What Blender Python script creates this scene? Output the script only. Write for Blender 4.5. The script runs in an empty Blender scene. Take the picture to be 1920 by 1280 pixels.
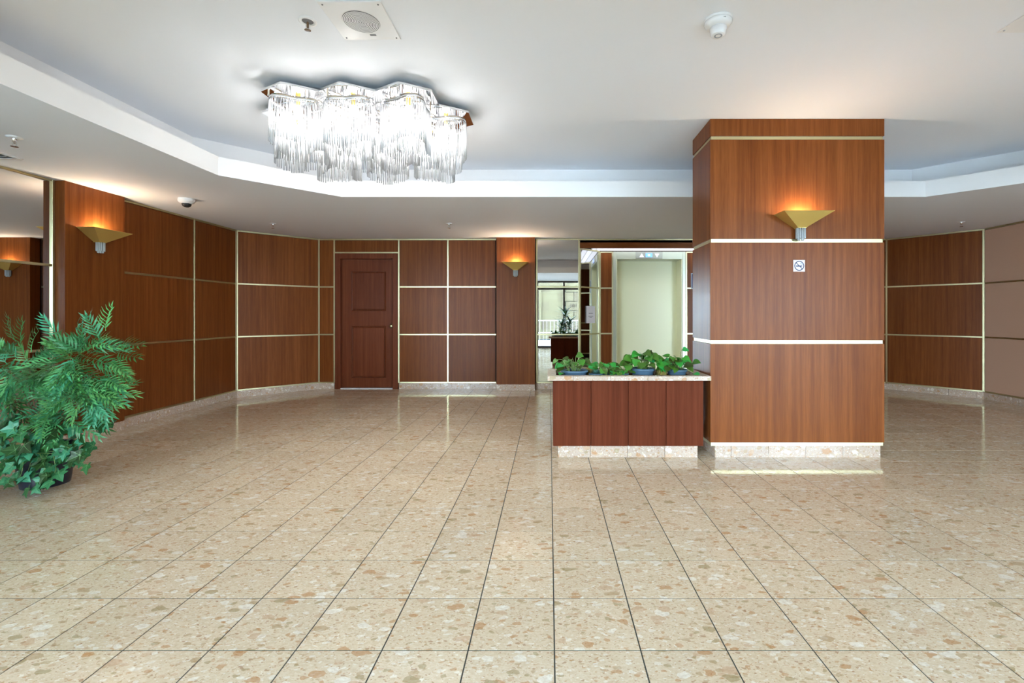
import bpy, bmesh, math, random
from mathutils import Vector, Matrix
random.seed(7)
SC = bpy.context.scene
COL = SC.collection
PI = math.pi

# ------------------------------------------------------------------ camera
F_PX, CX, CY, H = 880.0, 1030.0, 590.0, 1.185      # focal length and principal point in pixels, eye height
cam_d = bpy.data.cameras.new('camera')
cam = bpy.data.objects.new('camera', cam_d); COL.objects.link(cam)
cam.location = (0, 0, H); cam.rotation_euler = (PI/2, 0, 0)
cam_d.sensor_width = 36.0; cam_d.lens = 36.0*F_PX/1920
cam_d.shift_x = (960-CX)/1920; cam_d.shift_y = (CY-640)/1920
cam_d.clip_start = 0.05; cam_d.clip_end = 200
SC.camera = cam

# ------------------------------------------------------------------ world, exposure
SKY = 10.5
world = bpy.data.worlds.new('overcast_sky'); SC.world = world; world.use_nodes = True
bg = world.node_tree.nodes['Background']
bg.inputs[0].default_value = (0.66, 0.82, 1.0, 1); bg.inputs[1].default_value = SKY
SC.view_settings.view_transform = 'Standard'; SC.view_settings.look = 'None'
SC.view_settings.gamma = 1.0; SC.view_settings.use_curve_mapping = False
SC.view_settings.exposure = 1.82
SC.cycles.use_denoising = True
SC.cycles.max_bounces = 10; SC.cycles.diffuse_bounces = 8; SC.cycles.glossy_bounces = 6
SC.cycles.transparent_max_bounces = 24
SC.cycles.caustics_reflective = False; SC.cycles.caustics_refractive = False
SC.cycles.sample_clamp_indirect = 8.0

FRONT_Y = -2.0                                       # the window wall behind the camera
pl = bpy.data.lights.new('window_daylight_portal', 'AREA')   # guides the sampling of the sky, emits nothing itself
pl.shape = 'RECTANGLE'; pl.size = 10.5; pl.size_y = 2.35
po = bpy.data.objects.new('window_daylight_portal', pl); COL.objects.link(po)
po.location = (0.83, FRONT_Y-0.12, 1.2); po.rotation_euler = (PI/2, 0, 0)
pl.cycles.is_portal = True

CHANDELIER_W = 3.4
SCONCE_W = 5.0
NICHE_E = 1.3
BULB_E = 8.0

# ------------------------------------------------------------------ materials
MATS = {}
def principled(name, color, rough=0.5, metal=0.0, spec=0.5, coat=0.0, emit=None, estr=0.0, rand=0.0):
    m = bpy.data.materials.new(name); m.use_nodes = True
    nt = m.node_tree; b = nt.nodes['Principled BSDF']
    b.inputs['Base Color'].default_value = (*color, 1)
    b.inputs['Roughness'].default_value = rough; b.inputs['Metallic'].default_value = metal
    b.inputs['Specular IOR Level'].default_value = spec
    b.inputs['Coat Weight'].default_value = coat; b.inputs['Coat Roughness'].default_value = 0.15
    if emit:
        b.inputs['Emission Color'].default_value = (*emit, 1); b.inputs['Emission Strength'].default_value = estr
    if rand:
        oi = nt.nodes.new('ShaderNodeObjectInfo')
        hsv = nt.nodes.new('ShaderNodeHueSaturation'); hsv.inputs['Color'].default_value = (*color, 1)
        mr = nt.nodes.new('ShaderNodeMapRange'); mr.inputs[3].default_value = 1-rand; mr.inputs[4].default_value = 1+rand
        nt.links.new(oi.outputs['Random'], mr.inputs[0]); nt.links.new(mr.outputs[0], hsv.inputs['Value'])
        mh = nt.nodes.new('ShaderNodeMapRange'); mh.inputs[3].default_value = 0.5-0.05*rand; mh.inputs[4].default_value = 0.5+0.1*rand
        nt.links.new(oi.outputs['Random'], mh.inputs[0]); nt.links.new(mh.outputs[0], hsv.inputs['Hue'])
        nt.links.new(hsv.outputs[0], b.inputs['Base Color'])
    MATS[name] = m
    return m

def ramp(nt, stops, interp='LINEAR'):
    r = nt.nodes.new('ShaderNodeValToRGB'); r.color_ramp.interpolation = interp
    e = r.color_ramp.elements
    while len(e) < len(stops): e.new(0.5)
    for i, (p, c) in enumerate(stops):
        e[i].position = p; e[i].color = (*c, 1)
    return r

def math_node(nt, op, a, b=None, c=None):
    n = nt.nodes.new('ShaderNodeMath'); n.operation = op
    for i, v in enumerate((a, b, c)):
        if v is None: continue
        if isinstance(v, (int, float)): n.inputs[i].default_value = v
        else: nt.links.new(v, n.inputs[i])
    return n.outputs[0]

def vmath(nt, op, a, b=None):
    n = nt.nodes.new('ShaderNodeVectorMath'); n.operation = op
    for i, v in enumerate((a, b)):
        if v is None: continue
        if isinstance(v, (tuple, list)): n.inputs[i].default_value = v
        elif isinstance(v, (int, float)): n.inputs[3].default_value = v
        else: nt.links.new(v, n.inputs[i])
    return n.outputs[0]

def mixc(nt, fac, a, b):
    n = nt.nodes.new('ShaderNodeMix'); n.data_type = 'RGBA'
    for s, v in ((n.inputs[0], fac), (n.inputs[6], a), (n.inputs[7], b)):
        if isinstance(v, (int, float)): s.default_value = v
        elif isinstance(v, tuple): s.default_value = (*v, 1)
        else: nt.links.new(v, s)
    return n.outputs[2]

def noise(nt, vec, scale, detail=3, rough=0.55):
    n = nt.nodes.new('ShaderNodeTexNoise'); n.inputs['Scale'].default_value = scale
    n.inputs['Detail'].default_value = detail; n.inputs['Roughness'].default_value = rough
    nt.links.new(vec, n.inputs['Vector'])
    return n

def wood(name, dark, mid, light, rough=0.33, horizontal=False, spec=0.14):
    m = bpy.data.materials.new(name); m.use_nodes = True
    nt = m.node_tree; b = nt.nodes['Principled BSDF']
    tc = nt.nodes.new('ShaderNodeTexCoord'); oi = nt.nodes.new('ShaderNodeObjectInfo')
    off = vmath(nt, 'SCALE', oi.outputs['Location'], 3.7)
    rn = nt.nodes.new('ShaderNodeCombineXYZ')
    r100 = math_node(nt, 'MULTIPLY', oi.outputs['Random'], 40.0)
    nt.links.new(r100, rn.inputs[0]); nt.links.new(r100, rn.inputs[1])
    p = vmath(nt, 'ADD', tc.outputs['Object'], rn.outputs[0])
    s1 = (1.2, 34, 34) if horizontal else (34, 34, 0.75)
    s2 = (9, 260, 260) if horizontal else (260, 260, 7)
    s3 = (0.6, 5, 5) if horizontal else (5, 5, 0.35)
    a = noise(nt, vmath(nt, 'MULTIPLY', p, s1), 1.0, 5, 0.6)
    f = noise(nt, vmath(nt, 'MULTIPLY', p, s2), 1.0, 2, 0.5)
    w = noise(nt, vmath(nt, 'MULTIPLY', p, s3), 1.0, 2, 0.5)
    v = math_node(nt, 'ADD', math_node(nt, 'MULTIPLY', a.outputs[0], 0.55), math_node(nt, 'MULTIPLY', f.outputs[0], 0.25))
    v = math_node(nt, 'ADD', v, math_node(nt, 'MULTIPLY', w.outputs[0], 0.20))
    r = ramp(nt, [(0.36, dark), (0.50, mid), (0.64, light)])
    nt.links.new(v, r.inputs[0])
    mr = nt.nodes.new('ShaderNodeMapRange'); mr.inputs[3].default_value = 0.90; mr.inputs[4].default_value = 1.10
    nt.links.new(oi.outputs['Random'], mr.inputs[0])
    hs = nt.nodes.new('ShaderNodeHueSaturation'); nt.links.new(r.outputs[0], hs.inputs['Color']); nt.links.new(mr.outputs[0], hs.inputs['Value'])
    nt.links.new(hs.outputs[0], b.inputs['Base Color'])
    b.inputs['Roughness'].default_value = rough; b.inputs['Specular IOR Level'].default_value = spec
    bp = nt.nodes.new('ShaderNodeBump'); bp.inputs['Strength'].default_value = 0.06; bp.inputs['Distance'].default_value = 0.002
    nt.links.new(f.outputs[0], bp.inputs['Height']); nt.links.new(bp.outputs[0], b.inputs['Normal'])
    MATS[name] = m
    return m

TILE = 0.305; TX0 = 0.018; TY0 = 1.658               # floor tile size and grid origin
def terrazzo(name, base_a, base_b, rough, floor=True, tint=(1, 1, 1), spec=0.5):
    m = bpy.data.materials.new(name); m.use_nodes = True
    nt = m.node_tree; b = nt.nodes['Principled BSDF']
    geo = nt.nodes.new('ShaderNodeNewGeometry'); oi = nt.nodes.new('ShaderNodeObjectInfo')
    pos = geo.outputs['Position']
    if floor:
        cell = vmath(nt, 'FLOOR', vmath(nt, 'SCALE', vmath(nt, 'SUBTRACT', pos, (TX0, TY0, -0.1)), 1/TILE))
        wn = nt.nodes.new('ShaderNodeTexWhiteNoise'); nt.links.new(cell, wn.inputs['Vector'])
        off = vmath(nt, 'SCALE', wn.outputs['Color'], 17.0); rnd = wn.outputs['Value']
    else:
        c = nt.nodes.new('ShaderNodeCombineXYZ'); x = math_node(nt, 'MULTIPLY', oi.outputs['Random'], 60)
        nt.links.new(x, c.inputs[0]); off = c.outputs[0]; rnd = oi.outputs['Random']
    p = vmath(nt, 'ADD', pos, off)
    wz = noise(nt, p, 26, 3)
    warp = vmath(nt, 'SCALE', vmath(nt, 'SUBTRACT', wz.outputs['Color'], (0.5, 0.5, 0.5)), 0.022)
    p = vmath(nt, 'ADD', p, warp)
    # slightly elongated chips lying on the diagonal
    mp = nt.nodes.new('ShaderNodeMapping'); mp.inputs['Rotation'].default_value = (0.1, 0.05, 0.5); mp.inputs['Scale'].default_value = (1, 1.75, 1.3)
    nt.links.new(p, mp.inputs['Vector']); q = mp.outputs[0]
    n1 = noise(nt, p, 9, 5, 0.65)
    col = mixc(nt, n1.outputs[0], base_a, base_b)
    n2 = noise(nt, q, 60, 4, 0.7)
    rr = ramp(nt, [(0.40, (0, 0, 0)), (0.62, (1, 1, 1))]); nt.links.new(n2.outputs[0], rr.inputs[0])
    col = mixc(nt, math_node(nt, 'MULTIPLY', rr.outputs[0], 0.40), col, tuple(x*y for x, y in zip((0.50, 0.34, 0.19), tint)))
    def chips(scale, prob, stops, col, opac, shift):
        v = nt.nodes.new('ShaderNodeTexVoronoi'); v.inputs['Scale'].default_value = scale; v.feature = 'F1'
        nt.links.new(vmath(nt, 'ADD', q, (shift, shift*1.7, shift*0.3)), v.inputs['Vector'])
        sp = nt.nodes.new('ShaderNodeSeparateColor'); nt.links.new(v.outputs['Color'], sp.inputs[0])
        on = math_node(nt, 'GREATER_THAN', sp.outputs[1], 1-prob)
        inside = math_node(nt, 'LESS_THAN', v.outputs['Distance'], math_node(nt, 'ADD', math_node(nt, 'MULTIPLY', sp.outputs[0], 0.35), 0.38))
        msk = math_node(nt, 'MULTIPLY', math_node(nt, 'MULTIPLY', inside, on), opac)
        rp = ramp(nt, stops, 'CONSTANT'); nt.links.new(sp.outputs[2], rp.inputs[0])
        t = mixc(nt, math_node(nt, 'MULTIPLY', rr.outputs[0], 0.30), rp.outputs[0], (0.36, 0.20, 0.09))
        return mixc(nt, msk, col, t)
    white = (0.87, 0.83, 0.74); cream = (0.72, 0.61, 0.45); org = (0.50, 0.24, 0.09); rust = (0.30, 0.12, 0.05); olive = (0.36, 0.28, 0.14); pink = (0.60, 0.40, 0.26); tan = (0.45, 0.31, 0.17)
    col = chips(150, 0.17, [(0, rust), (0.25, cream), (0.45, white), (0.75, tan), (0.88, org)], col, 0.6, 0.0)
    col = chips(70, 0.18, [(0, white), (0.28, cream), (0.45, tan), (0.62, org), (0.76, pink), (0.88, rust)], col, 0.55, 3.1)
    col = chips(36, 0.19, [(0, white), (0.34, cream), (0.46, org), (0.60, pink), (0.74, olive), (0.86, tan)], col, 0.6, 7.7)
    col = chips(19, 0.13, [(0, white), (0.42, org), (0.56, olive), (0.70, tan), (0.82, pink)], col, 0.66, 12.3)
    hs = nt.nodes.new('ShaderNodeHueSaturation'); nt.links.new(col, hs.inputs['Color'])
    mr = nt.nodes.new('ShaderNodeMapRange'); mr.inputs[3].default_value = 0.94; mr.inputs[4].default_value = 1.05
    nt.links.new(rnd, mr.inputs[0]); nt.links.new(mr.outputs[0], hs.inputs['Value'])
    nt.links.new(hs.outputs[0], b.inputs['Base Color'])
    b.inputs['Roughness'].default_value = rough; b.inputs['Specular IOR Level'].default_value = spec
    MATS[name] = m
    return m

def rod_glass(name, transp=0.45, col=(0.95, 0.97, 1.0)):
    m = bpy.data.materials.new(name); m.use_nodes = True
    nt = m.node_tree; nt.nodes.clear()
    out = nt.nodes.new('ShaderNodeOutputMaterial')
    tr = nt.nodes.new('ShaderNodeBsdfTransparent'); gl = nt.nodes.new('ShaderNodeBsdfGlossy'); tl = nt.nodes.new('ShaderNodeBsdfTranslucent'); df = nt.nodes.new('ShaderNodeBsdfDiffuse')
    gl.inputs['Roughness'].default_value = 0.08
    for n in (tl, df): n.inputs['Color'].default_value = (*col, 1)
    fr = nt.nodes.new('ShaderNodeFresnel'); fr.inputs[0].default_value = 1.5
    a = nt.nodes.new('ShaderNodeMixShader'); nt.links.new(tl.outputs[0], a.inputs[1]); nt.links.new(df.outputs[0], a.inputs[2])
    b = nt.nodes.new('ShaderNodeMixShader'); b.inputs[0].default_value = transp; nt.links.new(a.outputs[0], b.inputs[1]); nt.links.new(tr.outputs[0], b.inputs[2])
    c = nt.nodes.new('ShaderNodeMixShader'); nt.links.new(fr.outputs[0], c.inputs[0]); nt.links.new(b.outputs[0], c.inputs[1]); nt.links.new(gl.outputs[0], c.inputs[2])
    nt.links.new(c.outputs[0], out.inputs[0])
    MATS[name] = m
    return m

def pane_glass(name):
    m = bpy.data.materials.new(name); m.use_nodes = True
    nt = m.node_tree; nt.nodes.clear()
    out = nt.nodes.new('ShaderNodeOutputMaterial')
    tr = nt.nodes.new('ShaderNodeBsdfTransparent'); tr.inputs[0].default_value = (0.93, 0.96, 0.95, 1)
    gl = nt.nodes.new('ShaderNodeBsdfGlossy'); gl.inputs['Roughness'].default_value = 0.01
    fr = nt.nodes.new('ShaderNodeFresnel'); fr.inputs[0].default_value = 1.3
    c = nt.nodes.new('ShaderNodeMixShader'); nt.links.new(fr.outputs[0], c.inputs[0]); nt.links.new(tr.outputs[0], c.inputs[1]); nt.links.new(gl.outputs[0], c.inputs[2])
    nt.links.new(c.outputs[0], out.inputs[0])
    MATS[name] = m
    return m

wood('mahogany', (0.125, 0.032, 0.007), (0.180, 0.051, 0.011), (0.240, 0.075, 0.018))
wood('door_wood', (0.110, 0.026, 0.010), (0.150, 0.038, 0.015), (0.190, 0.053, 0.021), rough=0.38)
wood('planter_wood', (0.085, 0.017, 0.006), (0.110, 0.024, 0.009), (0.138, 0.033, 0.013), rough=0.5, spec=0.07)
wood('fascia_wood', (0.125, 0.032, 0.007), (0.180, 0.051, 0.011), (0.240, 0.075, 0.018), horizontal=True)
terrazzo('floor_terrazzo', (0.66, 0.52, 0.36), (0.76, 0.64, 0.48), 0.10)
terrazzo('base_terrazzo', (0.46, 0.355, 0.285), (0.58, 0.475, 0.40), 0.22, floor=False, tint=(1, 0.95, 1.1))
principled('grout', (0.05, 0.055, 0.05), 0.8)
principled('ceiling_paint', (0.83, 0.855, 0.90), 0.75, spec=0.2)
principled('lip_paint', (0.80, 0.80, 0.80), 0.7, spec=0.2)
principled('wall_dark', (0.05, 0.02, 0.012), 0.7)
principled('white_plastic', (0.82, 0.82, 0.82), 0.4)
principled('white_metal', (0.80, 0.80, 0.80), 0.35)
principled('grey_hole', (0.16, 0.16, 0.17), 0.7)
principled('black', (0.012, 0.012, 0.014), 0.35)
principled('dark_bronze', (0.030, 0.018, 0.012), 0.4)
principled('brass', (0.60, 0.54, 0.32), 0.33, 1.0)
principled('gold_leaf', (0.78, 0.57, 0.17), 0.42, 0.75)
principled('chrome', (0.85, 0.85, 0.86), 0.06, 1.0)
principled('mirror', (0.64, 0.65, 0.65), 0.0, 1.0)
principled('elevator_paint', (0.82, 0.81, 0.54), 0.32)
principled('elevator_frame', (0.52, 0.54, 0.42), 0.30, 0.35)
principled('screen_blue', (0.05, 0.1, 0.5), 0.3, emit=(0.12, 0.30, 1.0), estr=0.7)
principled('arrow_white', (0.9, 0.9, 0.95), 0.4, emit=(0.9, 0.9, 1.0), estr=0.08)
principled('digit_white', (0.9, 0.9, 0.9), 0.4, emit=(0.7, 0.85, 1.0), estr=0.5)
principled('plate_steel', (0.40, 0.40, 0.33), 0.35, 0.6)
principled('paper', (0.85, 0.85, 0.90), 0.7)
principled('ink', (0.03, 0.03, 0.10), 0.6)
principled('sign_grey', (0.35, 0.38, 0.42), 0.5)
principled('beige_fabric', (0.60, 0.38, 0.27), 0.85, spec=0.2)
principled('niche_light', (0.9, 0.9, 0.95), 0.5, emit=(0.85, 0.90, 1.0), estr=NICHE_E)
principled('bulb_glow', (1, 1, 1), 0.5, emit=(1.0, 0.97, 0.92), estr=BULB_E)
principled('warm_bulb', (1, 0.9, 0.7), 0.5, emit=(1.0, 0.62, 0.25), estr=12)
principled('stem_brown', (0.16, 0.09, 0.04), 0.7)
principled('stem_green', (0.22, 0.34, 0.10), 0.6)
principled('fern_green', (0.042, 0.22, 0.05), 0.42, rand=0.65)
principled('fern_pale', (0.13, 0.40, 0.11), 0.42, rand=0.35)
principled('ivy_green', (0.035, 0.17, 0.035), 0.35, rand=0.75)
principled('ivy_vein', (0.20, 0.42, 0.16), 0.4)
principled('pothos_green', (0.065, 0.19, 0.018), 0.33, rand=0.75)
principled('dracaena_green', (0.03, 0.09, 0.025), 0.4, rand=0.4)
principled('succulent', (0.05, 0.15, 0.11), 0.6, rand=0.3)
principled('moss', (0.20, 0.15, 0.03), 0.9)
principled('soil', (0.035, 0.025, 0.018), 0.95)
principled('pot_blue', (0.075, 0.135, 0.20), 0.45)
principled('pot_navy', (0.015, 0.018, 0.035), 0.3)
principled('rail_white', (0.75, 0.75, 0.72), 0.5)
principled('pavement', (0.47, 0.47, 0.47), 0.85)
principled('limestone', (0.105, 0.082, 0.045), 0.85, rand=0.16)
principled('limestone_joint', (0.03, 0.025, 0.018), 0.9)
rod_glass('rod_glass', 0.50)
rod_glass('crystal', 0.12, (0.90, 0.97, 1.0))
pane_glass('pane_glass')

# ------------------------------------------------------------------ mesh helpers
MESH = {}
def link(name, mesh, parent=None, loc=(0, 0, 0), rot=(0, 0, 0), scale=None):
    o = bpy.data.objects.new(name, mesh); COL.objects.link(o)
    o.parent = parent; o.location = loc; o.rotation_euler = rot
    if scale: o.scale = scale
    return o
def tag(o, label=None, cat=None, group=None, kind=None):
    if label: o['label'] = label
    if cat: o['category'] = cat
    if group: o['group'] = group
    if kind: o['kind'] = kind
    return o
def empty(name, loc=(0, 0, 0), rz=0, label=None, cat=None, group=None, kind=None, parent=None):
    o = bpy.data.objects.new(name, None); COL.objects.link(o)
    o.empty_display_size = 0.1; o.location = loc; o.rotation_euler = (0, 0, rz); o.parent = parent
    return tag(o, label, cat, group, kind)
def finish(bm, name, mat, smooth=False):
    bmesh.ops.recalc_face_normals(bm, faces=bm.faces[:])
    me = bpy.data.meshes.new(name); bm.to_mesh(me); bm.free()
    for mm in (mat if isinstance(mat, (list, tuple)) else [mat]): me.materials.append(MATS[mm])
    if smooth:
        for p in me.polygons: p.use_smooth = True
    return me
def box_mesh(sx, sy, sz, mat, bevel=0.0):
    k = (round(sx, 4), round(sy, 4), round(sz, 4), mat, bevel)
    if k in MESH: return MESH[k]
    bm = bmesh.new(); bmesh.ops.create_cube(bm, size=1)
    for v in bm.verts: v.co = Vector((v.co.x*sx, v.co.y*sy, v.co.z*sz))
    if bevel: bmesh.ops.bevel(bm, geom=bm.edges[:], offset=bevel, segments=1, affect='EDGES')
    MESH[k] = finish(bm, 'box', mat)
    return MESH[k]
def box(name, lo, hi, mat, parent=None, bevel=0.0):
    s = [abs(h-l) for l, h in zip(lo, hi)]; c = [(h+l)/2 for l, h in zip(lo, hi)]
    return link(name, box_mesh(*s, mat, bevel), parent, c)
def lathe_mesh(prof, n, mat, smooth=True, close=False):
    bm = bmesh.new(); rings = []
    for r, z in prof:
        if r < 1e-5: rings.append([bm.verts.new((0, 0, z))])
        else: rings.append([bm.verts.new((r*math.cos(2*PI*i/n), r*math.sin(2*PI*i/n), z)) for i in range(n)])
    for a, b in zip(rings, rings[1:]):
        for i in range(n):
            j = (i+1) % n
            if len(a) == 1 and len(b) == 1: continue
            if len(a) == 1: bm.faces.new((a[0], b[i], b[j]))
            elif len(b) == 1: bm.faces.new((a[i], a[j], b[0]))
            else: bm.faces.new((a[i], a[j], b[j], b[i]))
    me = finish(bm, 'lathe', mat, smooth)
    return me
def tube_bm(bm, pts, r0, r1=None, n=6):
    r1 = r0 if r1 is None else r1
    pts = [Vector(p) for p in pts]; prev = None; N = len(pts)
    for i, p in enumerate(pts):
        d = (pts[min(i+1, N-1)]-pts[max(i-1, 0)]).normalized()
        up = Vector((0, 0, 1)) if abs(d.z) < 0.9 else Vector((1, 0, 0))
        a = d.cross(up).normalized(); b = d.cross(a)
        r = r0+(r1-r0)*i/max(1, N-1)
        ring = [bm.verts.new(p+a*(r*math.cos(2*PI*k/n))+b*(r*math.sin(2*PI*k/n))) for k in range(n)]
        if prev:
            for k in range(n): bm.faces.new((prev[k], prev[(k+1) % n], ring[(k+1) % n], ring[k]))
        else: bm.faces.new(ring)
        prev = ring
    bm.faces.new(prev)
def tube(name, pts, r0, r1, mat, parent=None, n=6):
    bm = bmesh.new(); tube_bm(bm, pts, r0, r1, n)
    return link(name, finish(bm, name, mat, True), parent)
def prism_mesh(poly, z0, z1, mat):
    bm = bmesh.new()
    a = [bm.verts.new((x, y, z0)) for x, y in poly]; b = [bm.verts.new((x, y, z1)) for x, y in poly]
    bm.faces.new(a); bm.faces.new(b)
    for i in range(len(poly)):
        j = (i+1) % len(poly); bm.faces.new((a[i], a[j], b[j], b[i]))
    return finish(bm, 'prism', mat)

# ------------------------------------------------------------------ room geometry (metres)
LOW, HIGH = 2.40, 2.806
LX, RX, BY = -4.475, 6.13, 7.50
NY = 7.86                                             # back of the lift niche
NX0, NX1 = 0.486, 2.86                                # niche opening
LDIAG = (-4.475, 6.715); LB = (-3.68, BY)
RB = (5.383, BY); RDIAG = (6.13, 6.62)

# floor: dark joint slab, the nearest tiles as parts, the rest joined
fl = box('floor', (-5.2, FRONT_Y-0.1, -0.12), (6.9, 9.0, -0.0016), 'grout'); tag(fl, 'beige breccia terrazzo tile floor of the lobby', kind='structure')
tile_me = None
g = 0.0026
def tile_mesh():
    bm = bmesh.new(); bmesh.ops.create_cube(bm, size=1)
    s = TILE-2*g
    for v in bm.verts: v.co = Vector((v.co.x*s, v.co.y*s, v.co.z*0.012))
    return finish(bm, 'tile', 'floor_terrazzo')
tile_me = tile_mesh()
cells = []
for i in range(-17, 23):
    for j in range(-12, 23):
        cx, cy = TX0+(i+.5)*TILE, TY0+(j+.5)*TILE
        if cx < LX-0.2 or cx > RX+0.2 or cy > 8.4: continue
        far = cy+TILE/2
        inview = far > 1.5 and abs(0) == 0
        if inview:
            px = CX+cx/max(cy, 0.3)*F_PX; py = CY+H*F_PX/max(cy, 0.3)
            inview = -80 < px < 2000 and py < 1400
        cells.append((0 if inview else 1, cy*cy+0.15*cx*cx, cx, cy))
cells.sort()
flz = -0.006-(-0.12-0.0035)/2
rest = bmesh.new()
for n, (iv, d, cx, cy) in enumerate(cells):
    if n < 300 and iv == 0:
        link('tile', tile_me, fl, (cx-fl.location.x, cy-fl.location.y, -0.006-fl.location.z))
    else:
        s = TILE/2-g
        z = 0.0
        vs = [rest.verts.new((cx+a*s, cy+b*s, z)) for a, b in ((-1, -1), (1, -1), (1, 1), (-1, 1))]
        ws = [rest.verts.new((v.co.x, v.co.y, -0.0095)) for v in vs]
        rest.faces.new(vs)
        for k in range(4): rest.faces.new((vs[k], ws[k], ws[(k+1) % 4], vs[(k+1) % 4]))
ro = link('tiles', finish(rest, 'tiles', 'floor_terrazzo'), fl, -fl.location); tag(ro, kind='stuff')

# ceiling: low soffit with an eight-sided tray, lip, recessed side wall and upper ceiling
def octagon(x0, x1, y0, y1, c): return [(x0+c, y0), (x1-c, y0), (x1, y0+c), (x1, y1-c), (x1-c, y1), (x0+c, y1), (x0, y1-c), (x0, y0+c)]
LIP = octagon(-2.885, 4.62, 1.40, 4.835, 0.745)
UP = octagon(-3.25, 5.02, 1.0, 5.245, 0.97)
def ring_fill(outer, inner, z, name, mat, parent):
    bm = bmesh.new(); ed = []
    for poly in (outer, inner):
        vs = [bm.verts.new((x, y, z)) for x, y in poly]
        ed += [bm.edges.new((vs[i], vs[(i+1) % len(vs)])) for i in range(len(vs))]
    bmesh.ops.triangle_fill(bm, use_beauty=True, edges=ed)
    return link(name, finish(bm, name, mat), parent)
RECT = [(-5.2, FRONT_Y-0.1), (6.9, FRONT_Y-0.1), (6.9, 9.0), (-5.2, 9.0)]
ce = link('ceiling', prism_mesh(RECT, HIGH, HIGH+0.1, 'ceiling_paint')); tag(ce, 'white painted lobby ceiling with a recessed tray', kind='structure')
ring_fill(RECT, LIP, LOW, 'soffit', 'ceiling_paint', ce)
def wall_ring(poly, z0, z1, name, mat, parent, thick=0.03):
    bm = bmesh.new(); n = len(poly)
    cx = sum(p[0] for p in poly)/n; cy = sum(p[1] for p in poly)/n
    out = [(x+thick*(1 if x > cx else -1), y+thick*(1 if y > cy else -1)) for x, y in poly]
    R = [[bm.verts.new((x, y, z)) for x, y in pl_] for pl_ in (poly, out) for z in (z0, z1)]
    for i in range(n):
        j = (i+1) % n
        bm.faces.new((R[0][i], R[0][j], R[1][j], R[1][i])); bm.faces.new((R[2][i], R[2][j], R[3][j], R[3][i]))
        bm.faces.new((R[1][i], R[1][j], R[3][j], R[3][i]))
    return link(name, finish(bm, name, mat), parent)
wall_ring(LIP, LOW, 2.563, 'tray_lip', 'lip_paint', ce)
wall_ring(UP, LOW+0.04, HIGH, 'tray_side', 'lip_paint', ce)
ring_fill([(x*1.02-0.01, y*1.02-0.04) for x, y in octagon(-3.3, 5.06, 0.97, 5.30, 0.97)], LIP, LOW+0.045, 'cove_shelf', 'ceiling_paint', ce)

# walls -------------------------------------------------------------
STRIPS = (0.87, 1.63)
BASE_H = 0.094
def wall(name, p0, p1, label, z1=2.9, thick=0.12, mat='wall_dark', y0=0.02):
    d = Vector((p1[0]-p0[0], p1[1]-p0[1])); L = d.length; a = math.atan2(d.y, d.x)
    bm = bmesh.new(); bmesh.ops.create_cube(bm, size=1)
    for v in bm.verts: v.co = Vector(((v.co.x+.5)*L, y0+(v.co.y+.5)*thick, (v.co.z+.5)*z1))
    o = link(name, finish(bm, name, mat), None, (p0[0], p0[1], 0), (0, 0, a))
    tag(o, label, kind='structure'); o['len'] = L
    return o
def panels(w, u0, u1, mat='mahogany', zs=(0.114, 0.87, 1.63, 2.385), name='wood_panel', hgap=0.010, d=0.02):
    for za, zb in zip(zs, zs[1:]):
        lo = za+(hgap if za != zs[0] else 0); hi = zb-hgap
        box(name, (u0, 0, lo), (u1, d, hi), mat, w, 0.0015)
def hstrip(w, u0, u1, z, t=0.022, proud=0.007, name='brass_strip'):
    return box(name, (u0, -proud, z-t/2), (u1, 0.019, z+t/2), 'brass', w, 0.002)
def vstrip(w, u, z0=0.10, z1=2.395, t=0.024, proud=0.009, name='brass_strip'):
    return box(name, (u-t/2, -proud, z0), (u+t/2, 0.019, z1), 'brass', w, 0.002)
def baseboard(name, w, spans, label, off=0.0, y=-0.004):
    b = empty(name, w.location, w.rotation_euler.z, label, kind='structure')
    for u0, u1 in spans:
        u = u0
        first = True
        while u < u1-0.01:
            v = u+(off if first and off else 0.305); first = False
            v = min(v, u1)
            if u1-v < 0.03: v = u1
            box('base_tile', (u+0.001, y, 0.0), (v-0.001, 0.02, BASE_H), 'base_terrazzo', b, 0.001)
            u = v
    return b

# left wall: mirror bay near the camera, pilaster, two panel columns
wl = wall('wall_left', (LX, FRONT_Y), LDIAG, 'mahogany panelled left wall with brass strips')
U = lambda y: y-FRONT_Y
panels(wl, U(4.846), U(5.903)); panels(wl, U(5.927), U(6.703))
for z in (0.105,)+STRIPS+(2.388,):
    hstrip(wl, U(4.846), U(5.902), z, proud=0.006); hstrip(wl, U(5.928), U(6.70), z, proud=0.006)
vstrip(wl, U(5.915)); vstrip(wl, U(6.703))
baseboard('baseboard_left', wl, [(U(4.846), U(6.715))], 'pale marble skirting along the panelled left wall', off=0.14)
# left diagonal
wd = wall('wall_back_left', LDIAG, LB, 'angled mahogany wall in the back left corner')
Ld = wd['len']
panels(wd, 0.014, Ld-0.012)
for z in (0.105,)+STRIPS+(2.388,): hstrip(wd, 0.014, Ld-0.012, z)
vstrip(wd, 0.004); vstrip(wd, Ld-0.004)
baseboard('baseboard_back_left', wd, [(0, Ld)], 'pale marble skirting of the angled back left wall')
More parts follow.
